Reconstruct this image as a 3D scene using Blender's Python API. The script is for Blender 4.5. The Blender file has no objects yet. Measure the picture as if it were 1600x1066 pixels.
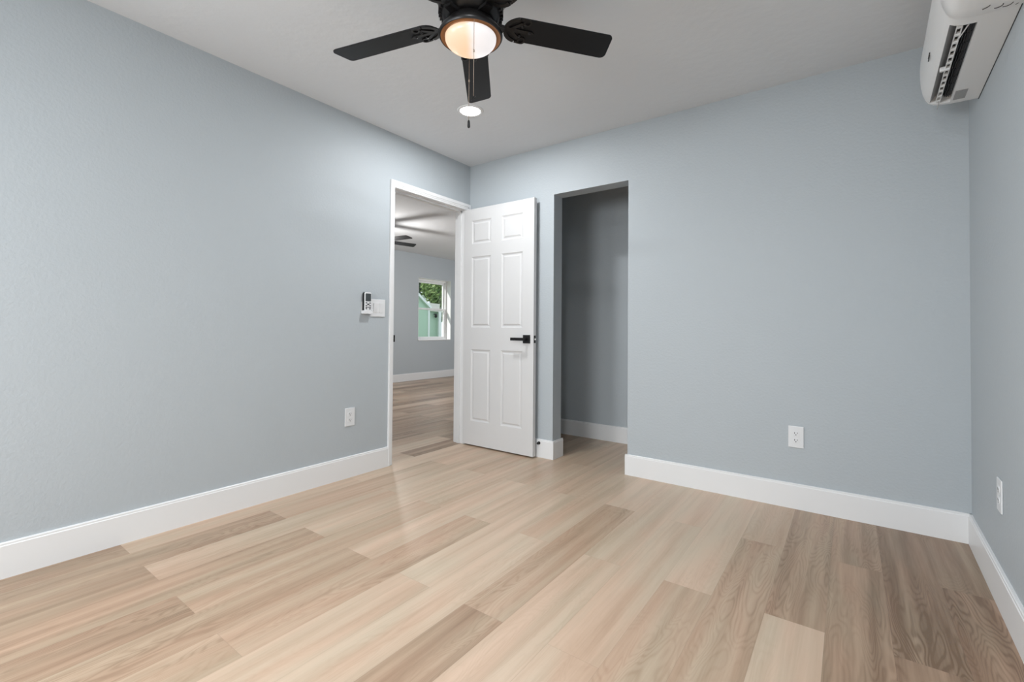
import bpy, bmesh, math, random
from mathutils import Vector, Matrix
C = bpy.context.scene
COL = C.collection
random.seed(7)
PI = math.pi

# ------------------------------------------------------------------ camera
cam_d = bpy.data.cameras.new('camera')
cam = bpy.data.objects.new('camera', cam_d)
COL.objects.link(cam)
F_PX, CY = 721.386, 502.22
cam_d.sensor_fit = 'HORIZONTAL'
cam_d.sensor_width = 36.0
cam_d.lens = F_PX / 1600 * 36.0
cam_d.shift_y = -(533 - CY) / 1600.0
cam_d.clip_start = 0.02
YAW, PITCH, ROLL = math.radians(36.127), math.radians(0.922), math.radians(0.439)
fw = Vector((-math.sin(YAW) * math.cos(PITCH), math.cos(YAW) * math.cos(PITCH), math.sin(PITCH)))
rt = Vector((math.cos(YAW), math.sin(YAW), 0))
up = rt.cross(fw)
r2 = rt * math.cos(ROLL) + up * math.sin(ROLL)
u2 = -rt * math.sin(ROLL) + up * math.cos(ROLL)
M = Matrix(((r2.x, u2.x, -fw.x), (r2.y, u2.y, -fw.y), (r2.z, u2.z, -fw.z)))
cam.rotation_euler = M.to_euler()
cam.location = (2.7133, -3.0728, 1.0036)
C.camera = cam

# ------------------------------------------------------------------ world, sun, exposure
w = bpy.data.worlds.new('world'); C.world = w; w.use_nodes = True
bg = w.node_tree.nodes['Background']
bg.inputs['Color'].default_value = (0.80, 0.90, 1.0, 1)
bg.inputs['Strength'].default_value = 1.5
sun_d = bpy.data.lights.new('sun', 'SUN'); sun_d.energy = 4.0; sun_d.angle = 0.02; sun_d.color = (1, .96, .9)
sun = bpy.data.objects.new('sun', sun_d); COL.objects.link(sun)
sun.rotation_euler = Vector((0.35, 0.75, -0.56)).to_track_quat('-Z', 'Y').to_euler()
C.view_settings.view_transform = 'Standard'
C.view_settings.look = 'None'
C.view_settings.gamma = 1
C.view_settings.use_curve_mapping = False
C.view_settings.exposure = 0.02

def area(name, loc, direc, sx, sy, power, color):
    d = bpy.data.lights.new(name, 'AREA'); d.shape = 'RECTANGLE'; d.size = sx; d.size_y = sy
    d.energy = power; d.color = color
    o = bpy.data.objects.new(name, d); COL.objects.link(o); o.location = loc
    o.rotation_euler = Vector(direc).to_track_quat('-Z', 'Y').to_euler()
    return o
# added out-of-view fill lights: rear opening, left opening, far room
area('rear_fill', (1.3, -4.75, 1.45), (0, 1, -0.9), 1.1, 1.3, 61, (0.95, 0.98, 1.0))  # added fill at an assumed rear window, tilted down
area('left_rear_fill', (0.02, -4.0, 1.45), (1, 0.35, -0.55), 1.3, 1.3, 31, (0.95, 0.98, 1.0))  # added fill to brighten the right wall
area('far_room_fill', (-0.95, 4.90, 1.5), (-.3, -1, 0.05), 1.3, 1.2, 70, (0.97, 0.98, 1.0))  # added fill for the far room, no window built here

# ------------------------------------------------------------------ node helpers
def new_mat(name):
    m = bpy.data.materials.new(name); m.use_nodes = True
    return m, m.node_tree, m.node_tree.nodes['Principled BSDF']
def N(nt, t, **kw):
    n = nt.nodes.new(t)
    for k, v in kw.items():
        if k in n.inputs: n.inputs[k].default_value = v
        else: setattr(n, k, v)
    return n
def L(nt, a, b): nt.links.new(a, b)
def plain(name, col, rough=.5, metal=0.0, bump=None, var=0.0, vscale=30.0, spec=.5):
    m, nt, b = new_mat(name)
    b.inputs['Roughness'].default_value = rough; b.inputs['Metallic'].default_value = metal
    b.inputs['Specular IOR Level'].default_value = spec
    tc = N(nt, 'ShaderNodeTexCoord')
    n = N(nt, 'ShaderNodeTexNoise'); n.inputs['Scale'].default_value = vscale; n.inputs['Detail'].default_value = 3
    L(nt, tc.outputs['Object'], n.inputs['Vector'])
    mx = N(nt, 'ShaderNodeMix', data_type='RGBA')
    mx.inputs[6].default_value = (*[c * (1 - var) for c in col], 1)
    mx.inputs[7].default_value = (*[min(1, c * (1 + var)) for c in col], 1)
    L(nt, n.outputs['Fac'], mx.inputs[0]); L(nt, mx.outputs[2], b.inputs['Base Color'])
    if bump:
        bs, st, dist = bump
        n2 = N(nt, 'ShaderNodeTexNoise'); n2.inputs['Scale'].default_value = bs; n2.inputs['Detail'].default_value = 4
        L(nt, tc.outputs['Object'], n2.inputs['Vector'])
        bp = N(nt, 'ShaderNodeBump'); bp.inputs['Strength'].default_value = st; bp.inputs['Distance'].default_value = dist
        L(nt, n2.outputs['Fac'], bp.inputs['Height']); L(nt, bp.outputs['Normal'], b.inputs['Normal'])
    return m

WALL = plain('blue_grey_wall_paint', (.44, .478, .503), .55, bump=(75, .75, .0018), var=.012, vscale=2.5, spec=.35)
CEIL = plain('white_ceiling_paint', (.685, .705, .725), .8, bump=(22, .5, .004), var=.012, vscale=3)
TRIM = plain('white_trim_paint', (.775, .778, .78), .35, var=.006, vscale=8)
DOOR = plain('white_door_paint', (.65, .65, .65), .38, var=.01, vscale=12, bump=(60, .08, .0005))
VINYL = plain('white_vinyl', (.80, .80, .80), .35, var=.01)
PLATE = plain('white_plastic_plate', (.73, .74, .75), .3, var=.006)
ACW = plain('white_appliance_plastic', (.78, .78, .775), .32, var=.006)
ACG = plain('grey_plastic_cavity', (.46, .46, .46), .5, var=.03)
BLACK = plain('matte_black_metal', (.008, .008, .009), .4, .3, var=.1, vscale=60)
BLADE = plain('dark_blade_finish', (.0065, .0067, .0078), .45, var=.12, vscale=20, spec=.25)
FANM = plain('dark_bronze_fan_metal', (.013, .012, .012), .34, .4, var=.15, vscale=80)
BRONZE = plain('bronze_inner_ring', (.36, .17, .07), .45, .3, var=.05)
SLOT = plain('dark_slot', (.03, .03, .03), .6, var=.1)
RUBBER = plain('black_rubber', (.012, .012, .012), .6, var=.1)
BLOWER = plain('dark_blower_plastic', (.018, .018, .02), .5, var=.2)
STICK = plain('grey_sticker', (.33, .33, .33), .5, var=.25, vscale=220)
SCREEN = plain('dark_grey_lcd', (.055, .065, .07), .2, var=.05)
KEYS = plain('dark_keys', (.03, .03, .032), .5, var=.1)
BRASS = plain('pull_chain_metal', (.35, .28, .22), .35, .8, var=.05)
CHROME = plain('latch_metal', (.6, .58, .55), .3, .9, var=.05)
GREEN = plain('green_siding', (.45, .58, .46), .6, var=.06, vscale=1.5)
WHITEOUT = plain('white_exterior_trim', (.8, .8, .79), .5, var=.03)
ROOFM = plain('pale_roof', (.62, .58, .53), .8, var=.08, vscale=6)
GRASS = plain('lawn_grass', (.09, .17, .05), .9, var=.4, vscale=8)
BARK = plain('bark', (.12, .09, .06), .9, var=.3, vscale=15)

def leaf_mat(name, c1, c2):
    m, nt, b = new_mat(name)
    tc = N(nt, 'ShaderNodeTexCoord'); n = N(nt, 'ShaderNodeTexNoise'); n.inputs['Scale'].default_value = 2.2
    n.inputs['Detail'].default_value = 5
    r = N(nt, 'ShaderNodeValToRGB'); r.color_ramp.elements[0].color = (*c1, 1); r.color_ramp.elements[1].color = (*c2, 1)
    r.color_ramp.elements[0].position = .35; r.color_ramp.elements[1].position = .65
    L(nt, tc.outputs['Object'], n.inputs['Vector']); L(nt, n.outputs['Fac'], r.inputs['Fac']); L(nt, r.outputs['Color'], b.inputs['Base Color'])
    b.inputs['Roughness'].default_value = .5
    return m
LEAF1 = leaf_mat('light_green_leaves', (.10, .19, .05), (.33, .42, .15))
LEAF2 = leaf_mat('dark_green_leaves', (.02, .045, .02), (.06, .11, .05))

def emit_mat(name, col, st):
    m, nt, b = new_mat(name)
    b.inputs['Base Color'].default_value = (*col, 1)
    b.inputs['Emission Color'].default_value = (*col, 1); b.inputs['Emission Strength'].default_value = st
    return m
LENS = emit_mat('lit_downlight_lens', (1, 1, 1), 7.0)

def bowl_mat():
    m, nt, b = new_mat('lit_frosted_bowl')
    tc = N(nt, 'ShaderNodeTexCoord'); sx = N(nt, 'ShaderNodeSeparateXYZ'); L(nt, tc.outputs['Object'], sx.inputs[0])
    # two bulbs in the bowl: a warm one and a daylight one
    ns = N(nt, 'ShaderNodeTexNoise'); ns.inputs['Scale'].default_value = 14
    L(nt, tc.outputs['Object'], ns.inputs['Vector'])
    a1 = N(nt, 'ShaderNodeMath', operation='MULTIPLY_ADD'); a1.inputs[1].default_value = .03; L(nt, ns.outputs['Fac'], a1.inputs[0]); L(nt, sx.outputs['X'], a1.inputs[2])
    mr = N(nt, 'ShaderNodeMapRange', interpolation_type='SMOOTHSTEP')
    mr.inputs['From Min'].default_value = -.005; mr.inputs['From Max'].default_value = .045
    L(nt, a1.outputs[0], mr.inputs['Value'])
    mx = N(nt, 'ShaderNodeMix', data_type='RGBA'); mx.inputs[6].default_value = (1.0, .63, .35, 1); mx.inputs[7].default_value = (.98, .93, .93, 1)
    L(nt, mr.outputs[0], mx.inputs[0]); L(nt, mx.outputs[2], b.inputs['Emission Color'])
    b.inputs['Base Color'].default_value = (.3, .29, .28, 1); b.inputs['Emission Strength'].default_value = 0.78
    b.inputs['Roughness'].default_value = .2
    return m
BOWL = bowl_mat()

def glass_mat():
    m, nt, b = new_mat('window_glass')
    nt.nodes.remove(b); out = nt.nodes['Material Output']
    t = N(nt, 'ShaderNodeBsdfTransparent'); g = N(nt, 'ShaderNodeBsdfGlossy'); g.inputs['Roughness'].default_value = .02
    t.inputs['Color'].default_value = (.95, .97, .96, 1)
    mx = N(nt, 'ShaderNodeMixShader'); mx.inputs[0].default_value = .04; L(nt, t.outputs[0], mx.inputs[1]); L(nt, g.outputs[0], mx.inputs[2])
    L(nt, mx.outputs[0], out.inputs['Surface'])
    return m
GLASS = glass_mat()

def floor_mat():
    m, nt, b = new_mat('oak_vinyl_planks')
    at = N(nt, 'ShaderNodeAttribute', attribute_name='tone')
    sep = N(nt, 'ShaderNodeSeparateColor'); L(nt, at.outputs['Color'], sep.inputs[0])
    tc = N(nt, 'ShaderNodeTexCoord'); sx = N(nt, 'ShaderNodeSeparateXYZ'); L(nt, tc.outputs['Object'], sx.inputs[0])
    def mth(op, a, bb=None, c=None):
        n = N(nt, 'ShaderNodeMath', operation=op)
        for i, v in enumerate((a, bb, c)):
            if v is None: continue
            if isinstance(v, (int, float)): n.inputs[i].default_value = v
            else: L(nt, v, n.inputs[i])
        return n.outputs[0]
    X, Y = sx.outputs['X'], sx.outputs['Y']; RND = sep.outputs[1]
    def vec(ax, ay, az):
        c = N(nt, 'ShaderNodeCombineXYZ')
        for i, v in enumerate((ax, ay, az)):
            if isinstance(v, (int, float)): c.inputs[i].default_value = v
            else: L(nt, v, c.inputs[i])
        return c.outputs[0]
    def noise(v, scale, det=3, rough=.55, dist=0):
        n = N(nt, 'ShaderNodeTexNoise'); n.inputs['Scale'].default_value = scale; n.inputs['Detail'].default_value = det
        n.inputs['Roughness'].default_value = rough; n.inputs['Distortion'].default_value = dist
        L(nt, v, n.inputs['Vector']); return n.outputs['Fac']
    z = mth('MULTIPLY', RND, 37.0)
    # cathedral grain: contour lines of a stretched smooth field
    v1 = vec(mth('MULTIPLY', X, 10.0), mth('MULTIPLY', Y, 1.5), z)
    f1 = noise(v1, 1.0, 2, .45, .25)
    bands = mth('SINE', mth('MULTIPLY', f1, 165.0))
    bands = mth('POWER', mth('MULTIPLY_ADD', bands, .5, .5), 2.2)
    v2 = vec(mth('MULTIPLY', X, 150.0), mth('MULTIPLY', Y, 5.0), z)
    fine = noise(v2, 1.0, 4, .6)
    v3 = vec(mth('MULTIPLY', X, 20.0), mth('MULTIPLY', Y, .75), mth('ADD', z, 5.0))
    streak = noise(v3, 1.0, 3, .5)
    v4 = vec(mth('MULTIPLY', X, 5.0), mth('MULTIPLY', Y, 1.0), mth('ADD', z, 11.0))
    blotch = noise(v4, 1.0, 2, .5)
    # strength of the cathedral figure varies in the plank
    gst = N(nt, 'ShaderNodeMapRange'); gst.inputs['From Min'].default_value = .36; gst.inputs['From Max'].default_value = .66
    L(nt, blotch, gst.inputs['Value'])
    # tone: 0 = pale, 1 = dark
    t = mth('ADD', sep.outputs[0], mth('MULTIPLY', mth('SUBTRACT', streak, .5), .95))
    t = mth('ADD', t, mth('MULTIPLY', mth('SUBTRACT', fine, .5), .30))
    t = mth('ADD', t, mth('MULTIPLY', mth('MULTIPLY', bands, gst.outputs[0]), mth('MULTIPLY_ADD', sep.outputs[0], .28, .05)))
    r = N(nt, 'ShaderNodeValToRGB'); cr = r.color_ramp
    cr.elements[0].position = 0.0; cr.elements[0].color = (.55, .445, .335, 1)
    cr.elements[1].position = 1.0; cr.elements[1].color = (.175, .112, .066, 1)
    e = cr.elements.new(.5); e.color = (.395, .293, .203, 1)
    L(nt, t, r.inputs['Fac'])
    # pinkish drift between planks
    mx = N(nt, 'ShaderNodeMix', data_type='RGBA', blend_type='MULTIPLY'); mx.inputs[0].default_value = 1
    pk = N(nt, 'ShaderNodeMix', data_type='RGBA'); pk.inputs[6].default_value = (.995, .995, .985, 1); pk.inputs[7].default_value = (1.07, .965, .945, 1)
    v5 = vec(mth('MULTIPLY', X, 9.0), mth('MULTIPLY', Y, 1.4), mth('ADD', z, 23.0))
    pn = N(nt, 'ShaderNodeMapRange'); pn.inputs['From Min'].default_value = .35; pn.inputs['From Max'].default_value = .65
    L(nt, noise(v5, 1.0, 2), pn.inputs['Value'])
    L(nt, pn.outputs[0], pk.inputs[0]); L(nt, r.outputs['Color'], mx.inputs[6]); L(nt, pk.outputs[2], mx.inputs[7])
    # thin bevel line at plank edges
    uv = N(nt, 'ShaderNodeUVMap', uv_map='plank'); su = N(nt, 'ShaderNodeSeparateXYZ'); L(nt, uv.outputs[0], su.inputs[0])
    du = mth('MINIMUM', su.outputs[0], mth('SUBTRACT', PW, su.outputs[0]))
    dv = mth('MINIMUM', su.outputs[1], mth('SUBTRACT', PL, su.outputs[1]))
    d = mth('MINIMUM', du, dv)
    ln = N(nt, 'ShaderNodeMapRange'); ln.inputs['From Min'].default_value = .0003; ln.inputs['From Max'].default_value = .0014
    ln.inputs['To Min'].default_value = .86; ln.inputs['To Max'].default_value = 1.0; L(nt, d, ln.inputs['Value'])
    mx2 = N(nt, 'ShaderNodeMix', data_type='RGBA', blend_type='MULTIPLY'); mx2.inputs[0].default_value = 1
    L(nt, mx.outputs[2], mx2.inputs[6]); L(nt, ln.outputs[0], mx2.inputs[7])
    L(nt, mx2.outputs[2], b.inputs['Base Color'])
    b.inputs['Roughness'].default_value = .35; b.inputs['Specular IOR Level'].default_value = .45
    bp = N(nt, 'ShaderNodeBump'); bp.inputs['Strength'].default_value = .12; bp.inputs['Distance'].default_value = .001
    L(nt, fine, bp.inputs['Height']); L(nt, bp.outputs['Normal'], b.inputs['Normal'])
    return m

# ------------------------------------------------------------------ mesh helpers
def T(loc=(0, 0, 0), rot=None):
    m = Matrix.Translation(loc)
    return m @ rot.to_4x4() if rot is not None else m
def box(bm, x0, x1, y0, y1, z0, z1, mat=None, bev=0.0):
    b2 = bmesh.new()
    vs = [b2.verts.new((x, y, z)) for x in (x0, x1) for y in (y0, y1) for z in (z0, z1)]
    for f in ((0, 1, 3, 2), (4, 6, 7, 5), (0, 4, 5, 1), (2, 3, 7, 6), (0, 2, 6, 4), (1, 5, 7, 3)):
        b2.faces.new([vs[i] for i in f])
    if bev: bmesh.ops.bevel(b2, geom=b2.edges[:], offset=bev, segments=2, profile=.5, affect='EDGES')
    join(bm, b2, mat)
def join(bm, b2, mat=None):
    mp = {}
    for v in b2.verts: mp[v] = bm.verts.new(mat @ v.co if mat is not None else v.co)
    for f in b2.faces:
        try: nf = bm.faces.new([mp[v] for v in f.verts]); nf.smooth = f.smooth
        except ValueError: pass
    b2.free()
def lathe(bm, prof, seg=48, mat=None, smooth=True, wob=None):
    """prof: (r,z) pairs turned about z"""
    b2 = bmesh.new(); rings = []
    for i, (r, z) in enumerate(prof):
        if r < 1e-6: rings.append([b2.verts.new((0, 0, z))])
        else: rings.append([b2.verts.new((r * math.cos(2 * PI * k / seg), r * math.sin(2 * PI * k / seg), z)) for k in range(seg)])
    for a, b in zip(rings, rings[1:]):
        for k in range(seg):
            q = []
            if len(a) > 1: q += [a[k], a[(k + 1) % seg]]
            else: q += [a[0]]
            if len(b) > 1: q += [b[(k + 1) % seg], b[k]]
            else: q += [b[0]]
            if len(q) >= 3:
                f = b2.faces.new(q); f.smooth = smooth
    bmesh.ops.recalc_face_normals(b2, faces=b2.faces[:])
    join(bm, b2, mat)
def prism(bm, poly, z0, z1, mat=None, bev=0.0):
    """poly (x,y) outline extruded z0..z1"""
    b2 = bmesh.new()
    a = [b2.verts.new((x, y, z0)) for x, y in poly]; b = [b2.verts.new((x, y, z1)) for x, y in poly]
    n = len(poly)
    b2.faces.new(a[::-1]); b2.faces.new(b)
    for i in range(n): b2.faces.new([a[i], a[(i + 1) % n], b[(i + 1) % n], b[i]])
    bmesh.ops.recalc_face_normals(b2, faces=b2.faces[:])
    if bev: bmesh.ops.bevel(b2, geom=b2.edges[:], offset=bev, segments=1, affect='EDGES')
    join(bm, b2, mat)
def tube(bm, pts, r, seg=8):
    for p, q in zip(pts, pts[1:]):
        p, q = Vector(p), Vector(q); d = q - p
        if d.length < 1e-7: continue
        rot = d.to_track_quat('Z', 'Y').to_matrix()
        lathe(bm, [(0, 0), (r, 0), (r, d.length), (0, d.length)], seg, T(p, rot), smooth=True)
def cyl(bm, c, axis, r, h, seg=24, smooth=True):
    rot = Vector(axis).to_track_quat('Z', 'Y').to_matrix()
    lathe(bm, [(0, 0), (r, 0), (r, h), (0, h)], seg, T(c, rot), smooth=False)
def obj(name, bm, mat, parent=None, smooth_angle=None):
    me = bpy.data.meshes.new(name)
    if smooth_angle is not None:
        bmesh.ops.remove_doubles(bm, verts=bm.verts[:], dist=1e-6)
        for f in bm.faces: f.smooth = True
    bm.to_mesh(me); bm.free()
    o = bpy.data.objects.new(name, me); COL.objects.link(o)
    me.materials.append(mat)
    if smooth_angle is not None: me.set_sharp_from_angle(angle=math.radians(smooth_angle))
    if parent is not None: o.parent = parent
    return o
def tag(o, label=None, cat=None, group=None, kind=None):
    if label: o['label'] = label
    if cat: o['category'] = cat
    if group: o['group'] = group
    if kind: o['kind'] = kind
    return o
def empty(name, loc, rotz=0.0):
    o = bpy.data.objects.new(name, None); COL.objects.link(o); o.location = loc; o.rotation_euler = (0, 0, rotz)
    o.empty_display_size = .05
    return o
def B(): return bmesh.new()

H = 2.44
W = 3.182
SL = 0.0301            # the right wall runs slightly out of square
TH = 0.11
# ------------------------------------------------------------------ floor
PW, PL, PX0 = 0.178, 1.205, 2.467
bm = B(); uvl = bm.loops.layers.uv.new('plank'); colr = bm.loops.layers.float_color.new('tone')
rnd = random.Random(11)
TONES = {}   # (column, row) -> plank tone; near-left and right ones also carry painted light falloff
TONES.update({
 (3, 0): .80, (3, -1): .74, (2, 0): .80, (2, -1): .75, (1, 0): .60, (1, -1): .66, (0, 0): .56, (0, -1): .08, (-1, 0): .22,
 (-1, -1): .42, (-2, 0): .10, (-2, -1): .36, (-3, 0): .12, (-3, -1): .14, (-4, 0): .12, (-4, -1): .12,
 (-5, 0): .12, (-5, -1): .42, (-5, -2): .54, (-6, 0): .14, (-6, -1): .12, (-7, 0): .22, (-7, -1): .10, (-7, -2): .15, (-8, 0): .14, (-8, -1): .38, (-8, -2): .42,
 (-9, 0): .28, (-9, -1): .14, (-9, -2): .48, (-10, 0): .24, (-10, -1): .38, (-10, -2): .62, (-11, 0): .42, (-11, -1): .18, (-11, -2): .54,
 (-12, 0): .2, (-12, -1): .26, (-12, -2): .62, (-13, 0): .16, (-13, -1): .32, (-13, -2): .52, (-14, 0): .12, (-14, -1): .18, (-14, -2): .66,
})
XMIN, XMAX, YMIN, YMAX = -4.2, 3.32, -4.90, 5.0
c = math.floor((XMIN - PX0) / PW)
while PX0 + c * PW < XMAX:
    x0 = PX0 + c * PW; x1 = x0 + PW
    ybase = -1.20 if c % 2 == 0 else -0.595
    r = math.floor((YMIN - ybase) / PL)
    while ybase + r * PL < YMAX:
        y0 = ybase + r * PL; y1 = y0 + PL
        ax0, ax1, ay0, ay1 = max(x0, XMIN), min(x1, XMAX), max(y0, YMIN), min(y1, YMAX)
        if ax1 - ax0 > 1e-4 and ay1 - ay0 > 1e-4:
            pts = [(ax0, ay0), (ax1, ay0), (ax1, ay1), (ax0, ay1)]
            f = bm.faces.new([bm.verts.new((x, y, 0)) for x, y in pts])
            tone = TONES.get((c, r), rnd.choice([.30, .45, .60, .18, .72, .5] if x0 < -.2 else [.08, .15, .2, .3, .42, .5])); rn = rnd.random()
            for lp, (x, y) in zip(f.loops, pts):
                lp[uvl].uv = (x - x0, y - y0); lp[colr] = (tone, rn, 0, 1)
        r += 1
    c += 1
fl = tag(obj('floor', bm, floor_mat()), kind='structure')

# ------------------------------------------------------------------ shell
def slab(name, boxes, mat=WALL, m=None, bev=0.0):
    bm = B()
    for b in boxes: box(bm, *b, mat=m, bev=bev)
    return tag(obj(name, bm, mat), kind='structure')
slab('ceiling', [(-4.3, 3.5, -7.4, 5.15, H, H + .12)], CEIL)  # carried past the rear wall as an added overhang blocking the sun
# left wall with the doorway
OY0, OY1, OZ = -.860, -.045, 2.056
slab('wall_left', [(-TH, 0, -4.92, -4.65, 0, H), (-TH, 0, -4.65, -3.35, 0, .8), (-TH, 0, -4.65, -3.35, 2.1, H), (-TH, 0, -3.35, OY0, 0, H), (-TH, 0, OY1, 5.0, 0, H), (-TH, 0, OY0, OY1, OZ, H)])  # unseen opening towards the rear added for the left fill
CX0, CX1, CZ, BT = .866, 1.470, 2.05, .125
slab('wall_back', [(0, CX0, 0, BT, 0, H), (CX1, 3.4, 0, BT, 0, H), (CX0, CX1, 0, BT, CZ, H)])
RZ = -math.atan(SL)
rm = T((W, 0, 0), Matrix.Rotation(RZ, 3, 'Z'))
slab('wall_right', [(0, .12, -4.95, 0.0, 0, H)], m=rm)
WX0, WX1, WZ0, WZ1, RY = .1, 2.0, .75, 2.1, -4.80
slab('wall_rear', [(0, WX0, RY - .12, RY, 0, H), (WX1, 3.3, RY - .12, RY, 0, H), (WX0, WX1, RY - .12, RY, 0, WZ0), (WX0, WX1, RY - .12, RY, WZ1, H)])  # unseen opening added for the rear fill
slab('wall_closet_back', [(0, 1.9, .821, .92, 0, H)])
slab('wall_closet_right', [(1.8, 1.9, BT, .821, 0, H)])
# far room
FX, FY0, FY1, FZ0, FZ1, FT = -4.035, 3.085, 3.985, .757, 1.985, .2
slab('wall_far', [(FX - FT, FX, -1.6, FY0, 0, H), (FX - FT, FX, FY1, 5.0, 0, H), (FX - FT, FX, FY0, FY1, 0, FZ0), (FX - FT, FX, FY0, FY1, FZ1, H)])
slab('wall_far_north', [(FX - FT, -TH, 5.0, 5.1, 0, H)])
slab('wall_far_south', [(FX - FT, -TH, -1.7, -1.6, 0, H)])

# baseboards: tall board with a small stepped top
HB, TB = .141, .014
def bb_bm(bm, L_, m):
    """runs along +x from 0..L_, face towards -y (wall plane y=0)"""
    prof = [(0, 0), (-TB, 0), (-TB, HB - .013), (-TB + .0025, HB - .0095), (-TB + .0025, HB - .003), (-TB + .0055, HB), (0, HB)]
    # profile in (y,z), extruded along x
    b2 = B()
    a = [b2.verts.new((0, y, z)) for y, z in prof]; b = [b2.verts.new((L_, y, z)) for y, z in prof]
    n = len(prof)
    b2.faces.new(a); b2.faces.new(b[::-1])
    for i in range(n): b2.faces.new([a[i], b[i], b[(i + 1) % n], a[(i + 1) % n]])
    bmesh.ops.recalc_face_normals(b2, faces=b2.faces[:])
    join(bm, b2, m)
def R3(deg): return Matrix.Rotation(math.radians(deg), 3, 'Z')
# left wall: face towards +x -> rotate +90 (x->y, -y->+x)
bm = B(); bb_bm(bm, -.883 + 4.8, T((0, -4.8, 0), R3(90)))
tag(obj('baseboard_left', bm, TRIM), kind='structure')
bm = B()
bb_bm(bm, CX0 + TB - .0004, T((0, 0, 0)))
bb_bm(bm, BT + 2 * TB, T((CX0, -TB + .0004, 0), R3(90)))
tag(obj('baseboard_back_left', bm, TRIM), kind='structure')
bm = B()
bb_bm(bm, W - CX1 + TB - .0004, T((CX1 - TB + .0004, 0, 0)))
bb_bm(bm, BT + 2 * TB - .0004, T((CX1, BT + TB, 0), R3(-90)))
tag(obj('baseboard_back', bm, TRIM), kind='structure')
bm = B(); bb_bm(bm, 4.80, rm @ T((0, 0, 0), R3(-90)))
tag(obj('baseboard_right', bm, TRIM), kind='structure')
bm = B(); bb_bm(bm, 1.8, T((0, .821, 0)))
tag(obj('baseboard_closet', bm, TRIM), kind='structure')
bm = B(); bb_bm(bm, 6.6, T((FX, -1.6, 0), R3(90)))
tag(obj('baseboard_far', bm, TRIM), kind='structure')

# ------------------------------------------------------------------ door frame
JF0, JF1, JZ = -.842, -.062, 2.038          # jamb faces and head underside
bm = B()
box(bm, -TH - .001, .001, OY0, JF0, 0, JZ); box(bm, -TH - .001, .001, JF1, OY1, 0, JZ); box(bm, -TH - .001, .001, OY0, OY1, JZ, OZ)
# stops
sx0, sx1, sd = -.075, -.040, .011
box(bm, sx0, sx1, JF0, JF0 + sd, 0, JZ); box(bm, sx0, sx1, JF1 - sd, JF1, 0, JZ); box(bm, sx0, sx1, JF0, JF1, JZ - sd, JZ)
fr = tag(obj('trim_1', bm, TRIM), kind='structure')
def casing(sign, name):
    bm = B(); X0 = .0 if sign > 0 else -TH
    a, bw, c_ = .016 * sign, .011 * sign, .0
    lo, li = -.883, JF0 - .003
    ro, ri = -.0045, JF1 + .003
    zt, zi = 2.093, JZ + .003
    def cb(y0, y1, z0, z1, t):
        xx = sorted((X0, X0 + t)); box(bm, xx[0], xx[1], y0, y1, z0, z1, bev=.002)
    cb(lo, li, 0, zt, bw); cb(lo - .0008, lo + .018, 0, zt + .0004, a); cb(lo + .018, lo + .027, 0, zt - .018, (a + bw) / 2)
    cb(ri, ro, 0, zt, bw); cb(ro - .026, ro + .0008, 0, zt + .0004, a); cb(ro - .038, ro - .026, 0, zt - .026, (a + bw) / 2)
    cb(lo + .001, ro - .001, zi, zt - .0006, bw * .985); cb(lo + .001, ro - .001, zt - .026, zt + .001, a * .985); cb(lo + .026, ro - .026, zt - .038, zt - .026, (a + bw) / 2)
    return tag(obj(name, bm, TRIM, fr), kind='structure')
casing(1, 'door_casing'); casing(-1, 'door_casing')
bm = B(); box(bm, -.036, .004, JF0 - .001, JF0 + .0015, .897, .953, bev=.0006); box(bm, -.004, .013, JF0, JF0 + .009, .900, .950, bev=.001)
tag(obj('strike_plate', bm, BLACK, fr), 'black strike plate on the latch side of the door frame')

# ------------------------------------------------------------------ door leaf
DF = -.077                                   # face towards the room
door = tag(empty('door_1', (.004, DF, 0)), 'open white six panel door swung against the back wall, with black lever handle', 'door', kind='structure')
LW, LT = .730, .035
Z0, Z1 = .012, 2.032
def panel_face(bm, y, ny):
    """door face with six raised panels; y plane, ny = -1 looks to -y"""
    xs = [0, .089, .299, .411, .623, LW]
    zs = [Z0, .215, .825, 1.012, 1.617, 1.727, 1.928, Z1]
    def quad(pts):
        vs = [bm.verts.new(p) for p in pts]
        if ny > 0: vs = vs[::-1]
        bm.faces.new(vs)
    for i in range(5):
        for j in range(7):
            xa, xb, za, zb = xs[i], xs[i + 1], zs[j], zs[j + 1]
            if i in (1, 3) and j in (1, 3, 5):
                rings = [(0, 0), (.004, .0035), (.012, .0065), (.019, .0065), (.030, .0012), (.034, .0012)]
                prev = None
                for (ins, dep) in rings:
                    yy = y - ny * dep
                    cur = [(xa + ins, yy, za + ins), (xb - ins, yy, za + ins), (xb - ins, yy, zb - ins), (xa + ins, yy, zb - ins)]
                    if prev:
                        for k in range(4): quad([prev[k], prev[(k + 1) % 4], cur[(k + 1) % 4], cur[k]])
                    prev = cur
                quad(prev)
            else: quad([(xa, y, za), (xb, y, za), (xb, y, zb), (xa, y, zb)])
bm = B()
panel_face(bm, 0, -1); panel_face(bm, LT, 1)
for pts in ([(0, 0, Z0), (0, 0, Z1), (0, LT, Z1), (0, LT, Z0)], [(LW, 0, Z0), (LW, LT, Z0), (LW, LT, Z1), (LW, 0, Z1)],
            [(0, 0, Z1), (LW, 0, Z1), (LW, LT, Z1), (0, LT, Z1)], [(0, 0, Z0), (0, LT, Z0), (LW, LT, Z0), (LW, 0, Z0)]):
    bm.faces.new([bm.verts.new(p) for p in pts])
bmesh.ops.remove_doubles(bm, verts=bm.verts[:], dist=1e-5)
bmesh.ops.recalc_face_normals(bm, faces=bm.faces[:])
leaf = obj('door_leaf', bm, DOOR, door)
hx, hz = .668, .9225
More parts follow.
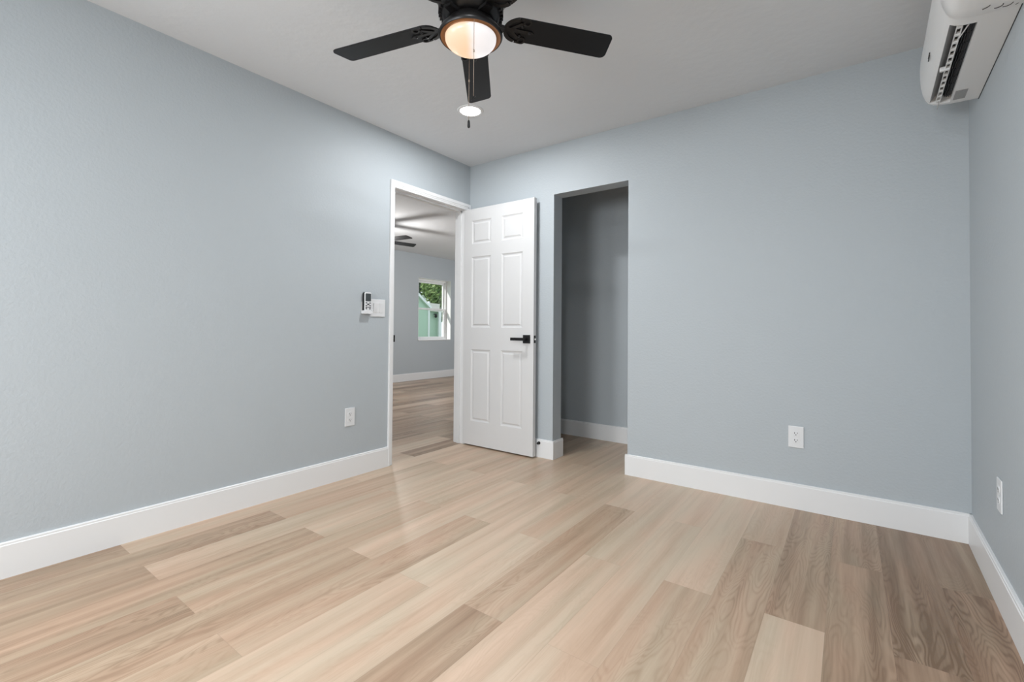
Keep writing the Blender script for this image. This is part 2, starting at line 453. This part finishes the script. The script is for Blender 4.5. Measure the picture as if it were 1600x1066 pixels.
bm = B(); box(bm, hx - .033, hx + .033, -.009, 0, hz - .033, hz + .033, bev=.0015)
ros = obj('door_handle', bm, BLACK, door)
bm = B(); cyl(bm, (hx, -.055, hz), (0, 1, 0), .011, .048)
box(bm, hx - .118, hx + .013, -.062, -.050, hz - .0115, hz + .0115, bev=.0015)
obj('lever', bm, BLACK, ros)
bm = B(); box(bm, hx - .033, hx + .033, LT, LT + .004, hz - .033, hz + .033, bev=.001)
cyl(bm, (hx, LT + .003, hz), (0, 1, 0), .011, .012)
obj('rear_rosette', bm, BLACK, door)
bm = B(); box(bm, LW - .001, LW + .0015, .006, LT - .006, hz - .029, hz + .029, bev=.0005)
lp = obj('latch_plate', bm, BLACK, door)
bm = B(); box(bm, LW, LW + .010, .012, .024, hz - .008, hz + .008, bev=.003)
tag(obj('latch_bolt', bm, CHROME, lp), 'metal latch bolt')

# door stop fixed to the baseboard
ds = tag(empty('door_stop', (.752, -TB, .112)), 'small black door stop on the baseboard, behind the open white door', 'door stop')
bm = B(); lathe(bm, [(0, 0), (.012, 0), (.012, .003), (.005, .006), (.005, .014), (0, .014)], 20, T((0, 0, 0), Vector((0, -1, 0)).to_track_quat('Z', 'Y').to_matrix()))
obj('stop_rod', bm, BLACK, ds)
bm = B(); lathe(bm, [(0, .0135), (.0085, .0135), (.0095, .018), (.0085, .0225), (0, .0235)], 20, T((0, 0, 0), Vector((0, -1, 0)).to_track_quat('Z', 'Y').to_matrix()))
obj('rubber_tip', bm, RUBBER, ds)

# ------------------------------------------------------------------ windows
def window(name, m, w_, z0, z1, proto=True):
    """local: x across 0..w_, y=0 inner face of the unit, +y outwards"""
    root = tag(empty(name, (0, 0, 0)), kind='structure')
    root.matrix_world = m
    h = z1 - z0; mid = z0 + h * .515
    f = .038
    bm = B()
    box(bm, 0, f, 0, .08, z0, z1); box(bm, w_ - f, w_, 0, .08, z0, z1); box(bm, f, w_ - f, 0, .08, z0, z0 + f); box(bm, f, w_ - f, 0, .08, z1 - f, z1)
    obj('window_frame', bm, VINYL, root)
    for nm, za, zb, ya in (('lower_sash', z0 + f, mid + .018, .012), ('upper_sash', mid - .018, z1 - f, .044)):
        s = .036; bm = B(); xa, xb = f, w_ - f
        box(bm, xa, xa + s, ya, ya + .028, za, zb, bev=.002); box(bm, xb - s, xb, ya, ya + .028, za, zb, bev=.002)
        box(bm, xa + s, xb - s, ya, ya + .028, za, za + s, bev=.002); box(bm, xa + s, xb - s, ya, ya + .028, zb - s, zb, bev=.002)
        so = obj(nm, bm, VINYL, root)
        bm = B(); box(bm, xa + s, xb - s, ya + .011, ya + .016, za + s, zb - s)
        obj('pane', bm, GLASS, so)
    return root
# far window looks out to -x
mw = Matrix.Translation((FX - .115, FY0, 0)) @ Matrix.Rotation(math.radians(90), 4, 'Z')
w1 = window('window_1', mw, FY1 - FY0, FZ0, FZ1)
bm = B()   # white painted return of the opening
box(bm, FX - .115, FX + .002, FY0, FY0 + .004, FZ0, FZ1); box(bm, FX - .115, FX + .002, FY1 - .004, FY1, FZ0, FZ1)
box(bm, FX - .115, FX + .002, FY0, FY1, FZ1 - .004, FZ1)
tag(obj('trim_2', bm, TRIM), kind='structure')
bm = B(); box(bm, FX - .115, FX + .012, FY0, FY1, FZ0, FZ0 + .018, bev=.003)
tag(obj('trim_3', bm, TRIM), kind='structure')

# ------------------------------------------------------------------ outlets, switch, remote
def outlet(loc, rz, label):
    """face looks to local -y"""
    r = tag(empty('power_outlet', loc, rz), label, 'outlet', 'duplex wall outlets')
    bm = B(); box(bm, -.0375, .0375, -.0055, 0, -.0605, .0605, bev=.0025); obj('cover_plate', bm, PLATE, r)
    for dz in (-.0195, .0195):
        bm = B()
        poly = []
        for k in range(32):
            a = 2 * PI * k / 32; x, z = .0172 * math.cos(a), .0172 * math.sin(a); z = max(-.0142, min(.0142, z)); poly.append((x, z))
        prism(bm, poly, 0, .0072, T((0, 0, dz), Matrix.Rotation(math.radians(90), 3, 'X')), bev=.0004)
        s = obj('socket', bm, PLATE, r)
        bm = B()
        box(bm, -.0078, -.0050, -.0076, -.0066, dz - .0015, dz + .0075); box(bm, .0050, .0078, -.0076, -.0066, dz - .0005, dz + .0065)
        cyl(bm, (0, -.0066, dz - .0068), (0, -1, 0), .0028, .001, 12)
        obj('prong_slots', bm, SLOT, s)
    bm = B(); cyl(bm, (0, -.0050, 0), (0, -1, 0), .003, .0014, 14); obj('screw', bm, PLATE, r)
    return r
outlet((0, -1.199, .403), math.radians(90), 'white duplex outlet on the left wall, left of the doorway')
outlet((2.469, 0, .403), 0, 'white duplex outlet low on the back wall, right of the closet opening')
outlet((W - SL * .627, -.627, .403), RZ - math.radians(90), 'white duplex outlet on the right wall, seen almost edge on')

sw = tag(empty('light_switch', (0, -.982, 1.143), math.radians(90)), 'white two-gang rocker light switch beside the door frame', 'light switch')
bm = B(); box(bm, -.0625, .0625, -.006, 0, -.0615, .0615, bev=.0025); obj('cover_plate', bm, PLATE, sw)
for dx in (-.024, .024):
    bm = B(); prism(bm, [(0, -.034), (-.0075, -.034), (-.0125, .034), (0, .034)], -.0165, .0165,
                    T((dx, 0, 0), Matrix(((0, 0, 1), (1, 0, 0), (0, 1, 0)))), bev=.0006)
    obj('rocker', bm, PLATE, sw)

hd = tag(empty('remote_holder', (0, -1.084, 1.098), math.radians(90)), 'white wall holder cradling the air conditioner remote', 'remote holder')
bm = B(); box(bm, -.036, .036, -.003, 0, 0, .085, bev=.001); box(bm, -.036, -.032, -.030, 0, 0, .024, bev=.001)
box(bm, .032, .036, -.030, 0, 0, .030, bev=.001); box(bm, -.036, .036, -.031, -.0285, 0, .024, bev=.001); box(bm, -.036, .036, -.031, 0, 0, .003, bev=.001)
obj('holder_cradle', bm, PLATE, hd)
rc = tag(empty('remote_control', (0, -1.084, 1.103), math.radians(90)), 'white and black air conditioner remote standing in the wall holder', 'remote control')
def rrect(x0, x1, z0, z1, r, n=6):
    pts = []
    for cx_, cz_, a0 in ((x1 - r, z1 - r, 0), (x0 + r, z1 - r, 90), (x0 + r, z0 + r, 180), (x1 - r, z0 + r, 270)):
        for k in range(n + 1):
            a = math.radians(a0 + 90 * k / n); pts.append((cx_ + r * math.cos(a), cz_ + r * math.sin(a)))
    return pts
def fprism(bm, poly, y0, y1, bev=0):   # outline in x,z ; y0 nearer wall, y1 to the front (negative)
    prism(bm, poly, -y0, -y1, T((0, 0, 0), Matrix.Rotation(math.radians(90), 3, 'X')), bev)
bm = B(); fprism(bm, rrect(-.029, .029, 0, .147, .014), -.004, -.022, .002); obj('remote_back', bm, BLACK, rc)
bm = B(); fprism(bm, rrect(-.0265, .029, .002, .146, .012), -.022, -.0275, .001); fc = obj('remote_face', bm, PLATE, rc)
bm = B(); fprism(bm, rrect(-.020, .0245, .083, .137, .004), -.0273, -.0282); obj('display', bm, SCREEN, rc)
bm = B()
for (kx, kz, s) in ((-.013, .072, .006), (.017, .072, .006), (.002, .062, .008), (-.013, .053, .006), (.017, .053, .006), (-.013, .041, .006), (.002, .042, .005), (.017, .041, .006), (-.013, .031, .006), (.017, .031, .006)):
    fprism(bm, rrect(kx - s, kx + s, kz - s * .55, kz + s * .55, .002, 3), -.0273, -.0290)
obj('buttons', bm, KEYS, rc)

# ------------------------------------------------------------------ downlights
def downlight(x, y, label):
    r = tag(empty('recessed_light', (x, y, H)), label, 'recessed light')
    bm = B(); lathe(bm, [(.066, -.001), (.068, -.006), (.082, -.005), (.087, 0), (.066, 0)], 48); obj('trim_ring', bm, TRIM, r)
    bm = B(); lathe(bm, [(0, -.004), (.066, -.004), (.066, -.0015), (0, -.0015)], 48); obj('lens', bm, LENS, r)
    d = bpy.data.lights.new('downlight_lamp', 'AREA'); d.shape = 'DISK'; d.size = .13; d.energy = 16.5; d.color = (.96, .98, 1)
    o = bpy.data.objects.new('downlight_lamp', d); COL.objects.link(o); o.parent = r; o.location = (0, 0, -.008)
    return r
downlight(.70, -.80, 'lit round recessed downlight in the ceiling, beyond the fan near the corner')
# the same fitting lights the room above and behind the camera
for k, (x, y, e) in enumerate(((2.30, -2.75, 26),)):
    d = bpy.data.lights.new('downlight_lamp', 'AREA'); d.shape = 'DISK'; d.size = .16; d.energy = e; d.color = (.96, .98, 1)
    o = bpy.data.objects.new('downlight_lamp', d); COL.objects.link(o); o.location = (x, y, H - .01)

# ------------------------------------------------------------------ ceiling fans
def blade_poly(r0, r1, w0, w1):
    pts = []
    for k in range(13):     # rounded root
        a = math.radians(90 + 180 * k / 12); pts.append((r0 + .05 + .05 * math.cos(a), (w0 / 2) * math.sin(a)))
    c_ = .022
    for cx_, cy_, a0 in ((r1 - c_ - .012, -w1 / 2 + c_, 270), (r1 - c_, w1 / 2 - c_, 0)):
        for k in range(6):
            a = math.radians(a0 + 90 * k / 5); pts.append((cx_ + c_ * math.cos(a), cy_ + c_ * math.sin(a)))
    return pts
def ring_piece(bm, cx_, cy_, ri, ro, a0, a1, z0, z1, m, n=14):
    for k in range(n):
        a, b = math.radians(a0 + (a1 - a0) * k / n), math.radians(a0 + (a1 - a0) * (k + 1) / n)
        prism(bm, [(cx_ + ri * math.cos(a), cy_ + ri * math.sin(a)), (cx_ + ro * math.cos(a), cy_ + ro * math.sin(a)),
                   (cx_ + ro * math.cos(b), cy_ + ro * math.sin(b)), (cx_ + ri * math.cos(b), cy_ + ri * math.sin(b))], z0, z1, m)
def fan(loc, zb, blades, label, R1=.595, detail=True, ceil=H):
    """loc = x,y ; zb blade plane ; blades = (azimuth, droop, pitch) in degrees"""
    r = tag(empty('ceiling_fan', (loc[0], loc[1], ceil)), label, 'ceiling fan')
    dz = zb - ceil
    bm = B()   # canopy and motor housing
    lathe(bm, [(0, 0), (.085, 0), (.088, -.012), (.082, -.045), (.074, -.05), (.09, -.06), (.128, -.075), (.143, -.10), (.143, -.135), (.150, -.145), (.150, -.158),
               (.140, -.168), (.122, dz + .055), (.118, dz + .03), (.112, dz + .014), (.098, dz - .004), (.085, dz - .008), (0, dz - .008)], 56)
    hs = obj('motor_housing', bm, FANM, r, smooth_angle=40)
    bm = B()   # vent ribs round the lower housing
    for k in range(40):
        a = 2 * PI * k / 40
        m = Matrix.Rotation(a, 4, 'Z')
        b2 = B(); box(b2, .112, .1235, -.0022, .0022, dz + .012, dz + .058, bev=.0008); join(bm, b2, m @ T((0, 0, 0), Matrix.Rotation(0.0, 3, 'X')))
    obj('vent_ribs', bm, FANM, hs)
    bm = B()   # light ring
    lk = dz - .009
    lathe(bm, [(.07, dz - .004), (.085, dz - .010), (.100, lk - .020), (.114, lk - .036), (.121, lk - .048), (.1215, lk - .054), (.118, lk - .060), (.114, lk - .060)], 64)
    lr = obj('light_ring', bm, FANM, r, smooth_angle=50)
    bm = B(); lathe(bm, [(.114, lk - .060), (.107, lk - .052), (.0985, lk - .052), (.096, lk - .060)], 64)
    obj('bronze_lip', bm, BRONZE, lr)
    bm = B(); prof = [(.0975, lk - .060)]
    for k in range(1, 15):
        a = k / 14 * PI / 2; prof.append((.0975 * math.cos(a) if k < 14 else 0, lk - .064 -   .048 * math.sin(a)))
    lathe(bm, prof, 64)
    # turn the bowl so its object x axis runs left to right across the room
    bo = obj('glass_bowl', bm, BOWL, r); bo.rotation_euler = (0, 0, YAW)
    for (az, dr, pit) in blades:
        m = T((0, 0, dz)) @ Matrix.Rotation(math.radians(az), 4, 'Z') @ Matrix.Rotation(math.radians(dr), 4, 'Y')
        tilt = Matrix.Rotation(math.radians(pit), 4, 'X')
        bm = B(); prism(bm, blade_poly(.140, R1, .112, .1195), -.003, .003, m @ tilt, bev=.0012)
        bl = obj('fan_blade', bm, BLADE, r)
        bm = B(); mt = m @ tilt
        t0, t1 = -.0075, -.0032
        prism(bm, [(.085, -.020), (.13, -.014), (.13, .014), (.085, .020)], -.016, -.004, m @ Matrix.Rotation(math.radians(pit * .5), 4, 'X'))
        ring_piece(bm, .188, 0, .043, .058, 95, 265, t0, t1, mt)            # outer scroll
        for s in (1, -1):
            ring_piece(bm, .215, s * .043, .010, .017, 0, 360, t0, t1, mt, 12)   # end curls
            prism(bm, [(.15, s * .004), (.17, s * .004), (.205, s * .034), (.192, s * .040)][::s], t0, t1, mt)
            prism(bm, [(.188, s * .048), (.215, s * .054), (.215, s * .060), (.188, s * .058)][::s], t0, t1, mt)
        prism(bm, [(.12, -.010), (.245, -.007), (.255, 0), (.245, .007), (.12, .010)], t0, t1, mt)
        for (sx_, sy_) in ((.235, 0), (.2, .022), (.2, -.022)):
            lathe(bm, [(0, -.0115), (.005, -.010), (.0058, -.0075), (.0058, -.003)], 10, mt @ T((sx_, sy_, 0)))
        obj('blade_iron', bm, FANM, bl)
    if detail:
        fx, fy = fw.x, fw.y; n = math.hypot(fx, fy); fx /= n; fy /= n
        def chain(x, y, z0, z1, bead, endz, pend, mat):
            bm = B(); tube(bm, [(x, y, z0), (x, y, z1)], .0009, 6)
            zz = z0
            while zz > z1:
                lathe(bm, [(0, .0014), (.0014, 0), (0, -.0014)], 6, T((x, y, zz))); zz -= .0045
            ch = obj('pull_chain', bm, mat, r)
            bm = B(); lathe(bm, [(0, .006), (.0022, .004), (.003, -.003), (.0018, -.006), (0, -.006)], 12, T((x, y, bead))); obj('chain_bell', bm, mat, ch)
            bm = B()
            if pend == 'fob': lathe(bm, [(0, .016), (.0022, .015), (.0045, .010), (.0055, -.012), (.004, -.016), (0, -.016)], 16, T((x, y, endz)))
            else:
                for k in range(16):
                    a, b = 2 * PI * k / 16, 2 * PI * (k + 1) / 16
                    tube(bm, [(x + .008 * math.cos(a), y + .008 * math.sin(a), endz + .011 * math.sin(a) * 1.0), (x + .008 * math.cos(b), y + .008 * math.sin(b), endz + .011 * math.sin(b))], .0012, 6)
            obj('chain_fob' if pend == 'fob' else 'chain_loop', bm, BLACK, ch)
            return ch
        base = Vector(loc)
        def loc_of(p): return (p[0] - loc[0], p[1] - loc[1])
        x, y = loc_of((1.632, -1.8355)); chain(x, y, dz - .052, 1.835 - ceil, 1.9986 - ceil, 1.826 - ceil, 'loop', BRASS)
        x, y = loc_of((1.480, -1.6890)); chain(x, y, dz - .052, 1.842 - ceil, 2.0025 - ceil, 1.827 - ceil, 'fob', BRASS)
    return r
FANC = (1.5508, -1.7612)
fan(FANC, 2.18, [(198.4, 3.4, -10.1), (53.6, -.9, -11.3), (126.9, 1.5, -11.4), (270.9, 1, -11), (342.5, 1, -11)],
    'black five blade ceiling fan with a lit bowl light in the near room')
f2 = fan((-2.49, .953), 2.20, [(5.8 + 72 * k, 0, -11) for k in range(5)],
    'small dark ceiling fan in the far room, seen through the doorway', R1=.56, detail=False)
def lamp(name, loc, e, size, col):
    d = bpy.data.lights.new(name, 'POINT'); d.energy = e; d.shadow_soft_size = size; d.color = col
    o = bpy.data.objects.new(name, d); COL.objects.link(o); o.location = loc
lamp('far_fan_bulb', (-2.49, .953, 2.00), 46, .09, (1, .97, .94))

# ------------------------------------------------------------------ air conditioner
AC = tag(empty('air_conditioner', (W - SL * .265, -.265, 2.022), RZ), 'white wall mounted split air conditioner high on the right wall near the corner', 'air conditioner')
ACH = .295
front = [(-.166, .022), (-.176, .040), (-.184, .065), (-.190, .10), (-.193, .14), (-.1935, .18), (-.191, .22), (-.184, .255), (-.170, .282), (-.145, .295), (0, .295)]
full = [(0, 0), (-.095, .002), (-.125, .0045), (-.150, .011)] + front
open_ = [(0, 0), (-.095, .002), (-.0935, .020), (-.082, .060), (-.095, .095), (-.118, .080), (-.132, .060), (-.150, .035), (-.162, .018)] + front
def sweep(bm, poly, ys, scales=None):
    """poly in (x,z) swept along y with per-section scale about (0, mid)"""
    rows = []
    for i, y in enumerate(ys):
        s = scales[i] if scales else 1.0
        rows.append([bm.verts.new((x * s, y, ACH / 2 + (z - ACH / 2) * (1 - (1 - s) * .6))) for x, z in poly])
    n = len(poly)
    bm.faces.new(rows[0]); bm.faces.new(rows[-1][::-1])
    for a, b in zip(rows, rows[1:]):
        for k in range(n): bm.faces.new([a[k], a[(k + 1) % n], b[(k + 1) % n], b[k]])
    bmesh.ops.recalc_face_normals(bm, faces=bm.faces[:])
bm = B()
b2 = B(); sweep(b2, full, [0, -.004, -.012, -.028], [.96, .985, 1, 1]); join(bm, b2)
b2 = B(); sweep(b2, open_, [-.028, -.70]); join(bm, b2)
b2 = B(); sweep(b2, full, [-.70, -.745]); join(bm, b2)
obj('casing', bm, ACW, AC, smooth_angle=28)
bm = B(); cap = [(x * 1.004, z - (.002 if z < .1 else 0)) for x, z in full]
sweep(bm, cap, [-.745, -.748, -.80, -.86, -.89, -.90], [.992, 1.0, 1.0, .99, .97, .93])
cap_o = obj('end_cap', bm, ACW, AC, smooth_angle=28)
# embossed dark strokes on the cap's underside
bm = B()
def stroke(pts, wd=.0025):
    for p, q in zip(pts, pts[1:]): tube(bm, [(p[0], p[1], -.0015), (q[0], q[1], -.0015)], wd / 2, 6)
arc = lambda cx_, cy_, r_, a0, a1: [(cx_ + r_ * math.cos(math.radians(a0 + (a1 - a0) * k / 8)), cy_ + r_ * math.sin(math.radians(a0 + (a1 - a0) * k / 8))) for k in range(9)]
for pts in (arc(-.060, -.776, .012, -20, 120), arc(-.040, -.772, .014, 0, 120), arc(-.098, -.800, .02, 20, 80), [(-.018, -.752), (-.012, -.757)]):
    bm = B(); stroke(pts); obj('moulded_mark', bm, SLOT, cap_o)
# grey lining of the outlet
bm = B()
lin = [(-.119, .0785), (-.132, .0588), (-.150, .0338), (-.1615, .0175)]
rows = [[bm.verts.new((x, y, z)) for x, z in lin] for y in (-.029, -.699)]
for k in range(len(lin) - 1): bm.faces.new([rows[0][k], rows[0][k + 1], rows[1][k + 1], rows[1][k]])
li_o = obj('outlet_lining', bm, ACG, AC)
# blower drum with blades
bm = B(); rot = Vector((0, -1, 0)).to_track_quat('Z', 'Y').to_matrix()
lathe(bm, [(0, 0), (.013, 0), (.013, .63), (0, .63)], 20, T((-.108, -.05, .040), rot))
for sct in range(9):
    y0 = -.05 - sct * .07
    for k in range(18):
        a = 2 * PI * (k + .37 * sct) / 18
        cx_, cz_ = -.108 + .016 * math.cos(a), .040 + .016 * math.sin(a)
        b2 = B(); box(b2, -.001, .001, -.066, 0, -.006, .006)
        join(bm, b2, T((cx_, y0, cz_), Matrix.Rotation(-a + .9, 3, 'Y')))
obj('blower', bm, BLOWER, AC)
# vane ladder in the mouth
bm = B()
box(bm, -.1425, -.1400, -.69, -.032, .012, .020, bev=.0006); box(bm, -.1300, -.1275, -.69, -.032, .008, .022, bev=.0006)
n = 13
for k in range(n):
    y = -.045 - k * (.635 / (n - 1)); box(bm, -.141, -.129, y - .0075, y + .0075, .010, .020, bev=.0006)
obj('vane_frame', bm, ACW, AC)
bm = B(); box(bm, -.158, -.128, -.372, -.360, .006, .022, bev=.001); obj('vane_clip', bm, ACW, AC)
bm = B(); prism(bm, [(-.130, -.60), (-.132, -.60), (-.115, -.69), (-.113, -.69)], .006, .010); obj('vane_brace', bm, ACW, AC)
bm = B(); box(bm, -.1335, -.1315, -.034, .030, .0005, .012, bev=.0005); obj('flap_pin', bm, ACG, AC)
bm = B(); box(bm, -.088, -.050, -.145, -.050, -.0006, .0012); obj('rating_sticker', bm, STICK, AC)
bm = B(); box(bm, -.1905, -.1875, -.395, -.345, .068, .073, bev=.0005)
box(bm, -.1905, -.187, -.395, -.345, .080, .082); obj('indicator_slot', bm, SLOT, AC)
bm = B(); box(bm, -.003, .0, -.90, .0, -.0005, .001); obj('mounting_edge', bm, SLOT, AC)

# ------------------------------------------------------------------ outside the far window
bm = B(); box(bm, -40, -4.3, -10, 40, -.34, -.24); tag(obj('lawn', bm, GRASS), 'green lawn outside the far window', 'lawn', kind='stuff')
G0 = -.24
OM = T((0, 0, 0), Matrix(((0, 0, -1), (1, 0, 0), (0, 1, 0))))      # outline (y,z) extruded away to -x
sh = tag(empty('garden_shed', (-12, 10.94, G0)), 'pale green shed with white roof edge and corner boards, outside the far window', 'shed')
bm = B(); prism(bm, [(-3.4, 0), (0, 0), (0, 2.12), (-1.5, 3.22), (-3.4, 1.9)], 0, 3.0, OM); obj('gable_wall', bm, GREEN, sh)
bm = B(); prism(bm, [(-1.5, 3.20), (.08, 2.05), (.08, 2.17), (-1.5, 3.34)], -.12, 3.1, OM); prism(bm, [(-1.5, 3.20), (-1.5, 3.34), (-3.6, 1.90), (-3.6, 1.78)], -.12, 3.1, OM)
obj('roof', bm, WHITEOUT, sh)
bm = B(); prism(bm, [(.0, 0), (.74, 0), (.74, 1.98), (.0, 2.0)], .15, 3.0, OM); obj('side_wall', bm, GREEN, sh)
bm = B(); prism(bm, [(.04, 1.985), (.98, 1.955), (.98, 2.04), (.04, 2.07)], .0, .6, OM); prism(bm, [(.04, 2.07), (.98, 2.04), (.98, 2.34), (.04, 2.37)], .3, 3.0, OM); obj('side_roof', bm, ROOFM, sh)
for ya, yb, zt in ((-.04, .05, 2.40), (.60, .76, 1.97)):
    bm = B(); box(bm, -.02, .04, ya, yb, 0, zt); obj('corner_board', bm, WHITEOUT, sh)
ln = tag(empty('wall_lantern', (-11.99, 11.42, 1.56)), 'small dark lantern on the green shed wall outside the far window', 'lantern')
bm = B(); lathe(bm, [(0, .10), (.05, .06), (.06, -.06), (.02, -.10), (0, -.10)], 12, T((-.04, 0, 0))); box(bm, -.16, -.02, -.02, .02, .05, .08); obj('lantern_body', bm, BLACK, ln)
def tree(loc, h, rad, mat, nleaf, seed, label, leafs=.16):
    rr = random.Random(seed)
    r = tag(empty('tree', loc), label, 'tree', 'trees outside the far window')
    bm = B(); tube(bm, [(0, 0, -.015), (.1, .05, h * .35), (0, .1, h * .7)], .16, 10)
    for k in range(6):
        a = rr.random() * 2 * PI; tube(bm, [(.05, .05, h * (.35 + .04 * k)), (rad * .6 * math.cos(a), rad * .6 * math.sin(a), h * (.55 + .05 * k))], .05, 6)
    obj('trunk', bm, BARK, r)
    bm = B(); cl = []
    for k in range(26):
        a, b = rr.random() * 2 * PI, rr.random()
        cl.append((Vector((rad * .8 * math.cos(a) * rr.random() ** .5, rad * .8 * math.sin(a) * rr.random() ** .5, h * (.32 + .62 * b))), rad * rr.uniform(.25, .42)))
    for k in range(nleaf):
        c_, cr = rr.choice(cl)
        v = Vector((rr.gauss(0, 1), rr.gauss(0, 1), rr.gauss(0, 1))).normalized() * cr * rr.random() ** .33
        q = Vector((rr.gauss(0, 1), rr.gauss(0, 1), rr.gauss(0, 1))).normalized(); s = leafs * rr.uniform(.6, 1.3)
        t_ = q.orthogonal().normalized(); u_ = q.cross(t_)
        p = c_ + v
        vs = [bm.verts.new(p + t_ * s), bm.verts.new(p + u_ * s * .35 + q * s * .1), bm.verts.new(p - t_ * s), bm.verts.new(p - u_ * s * .35 + q * s * .1)]
        bm.faces.new(vs)
    tag(obj('foliage', bm, mat, r))
tree((-20.3, 19.3, -.14), 6.0, 2.0, LEAF1, 12000, 3, 'light green leafy tree filling the upper part of the far window', .15)
tree((-17.6, 14.6, -.14), 7.0, 1.15, LEAF2, 8000, 5, 'dark green tree at the left edge of the far window', .13)
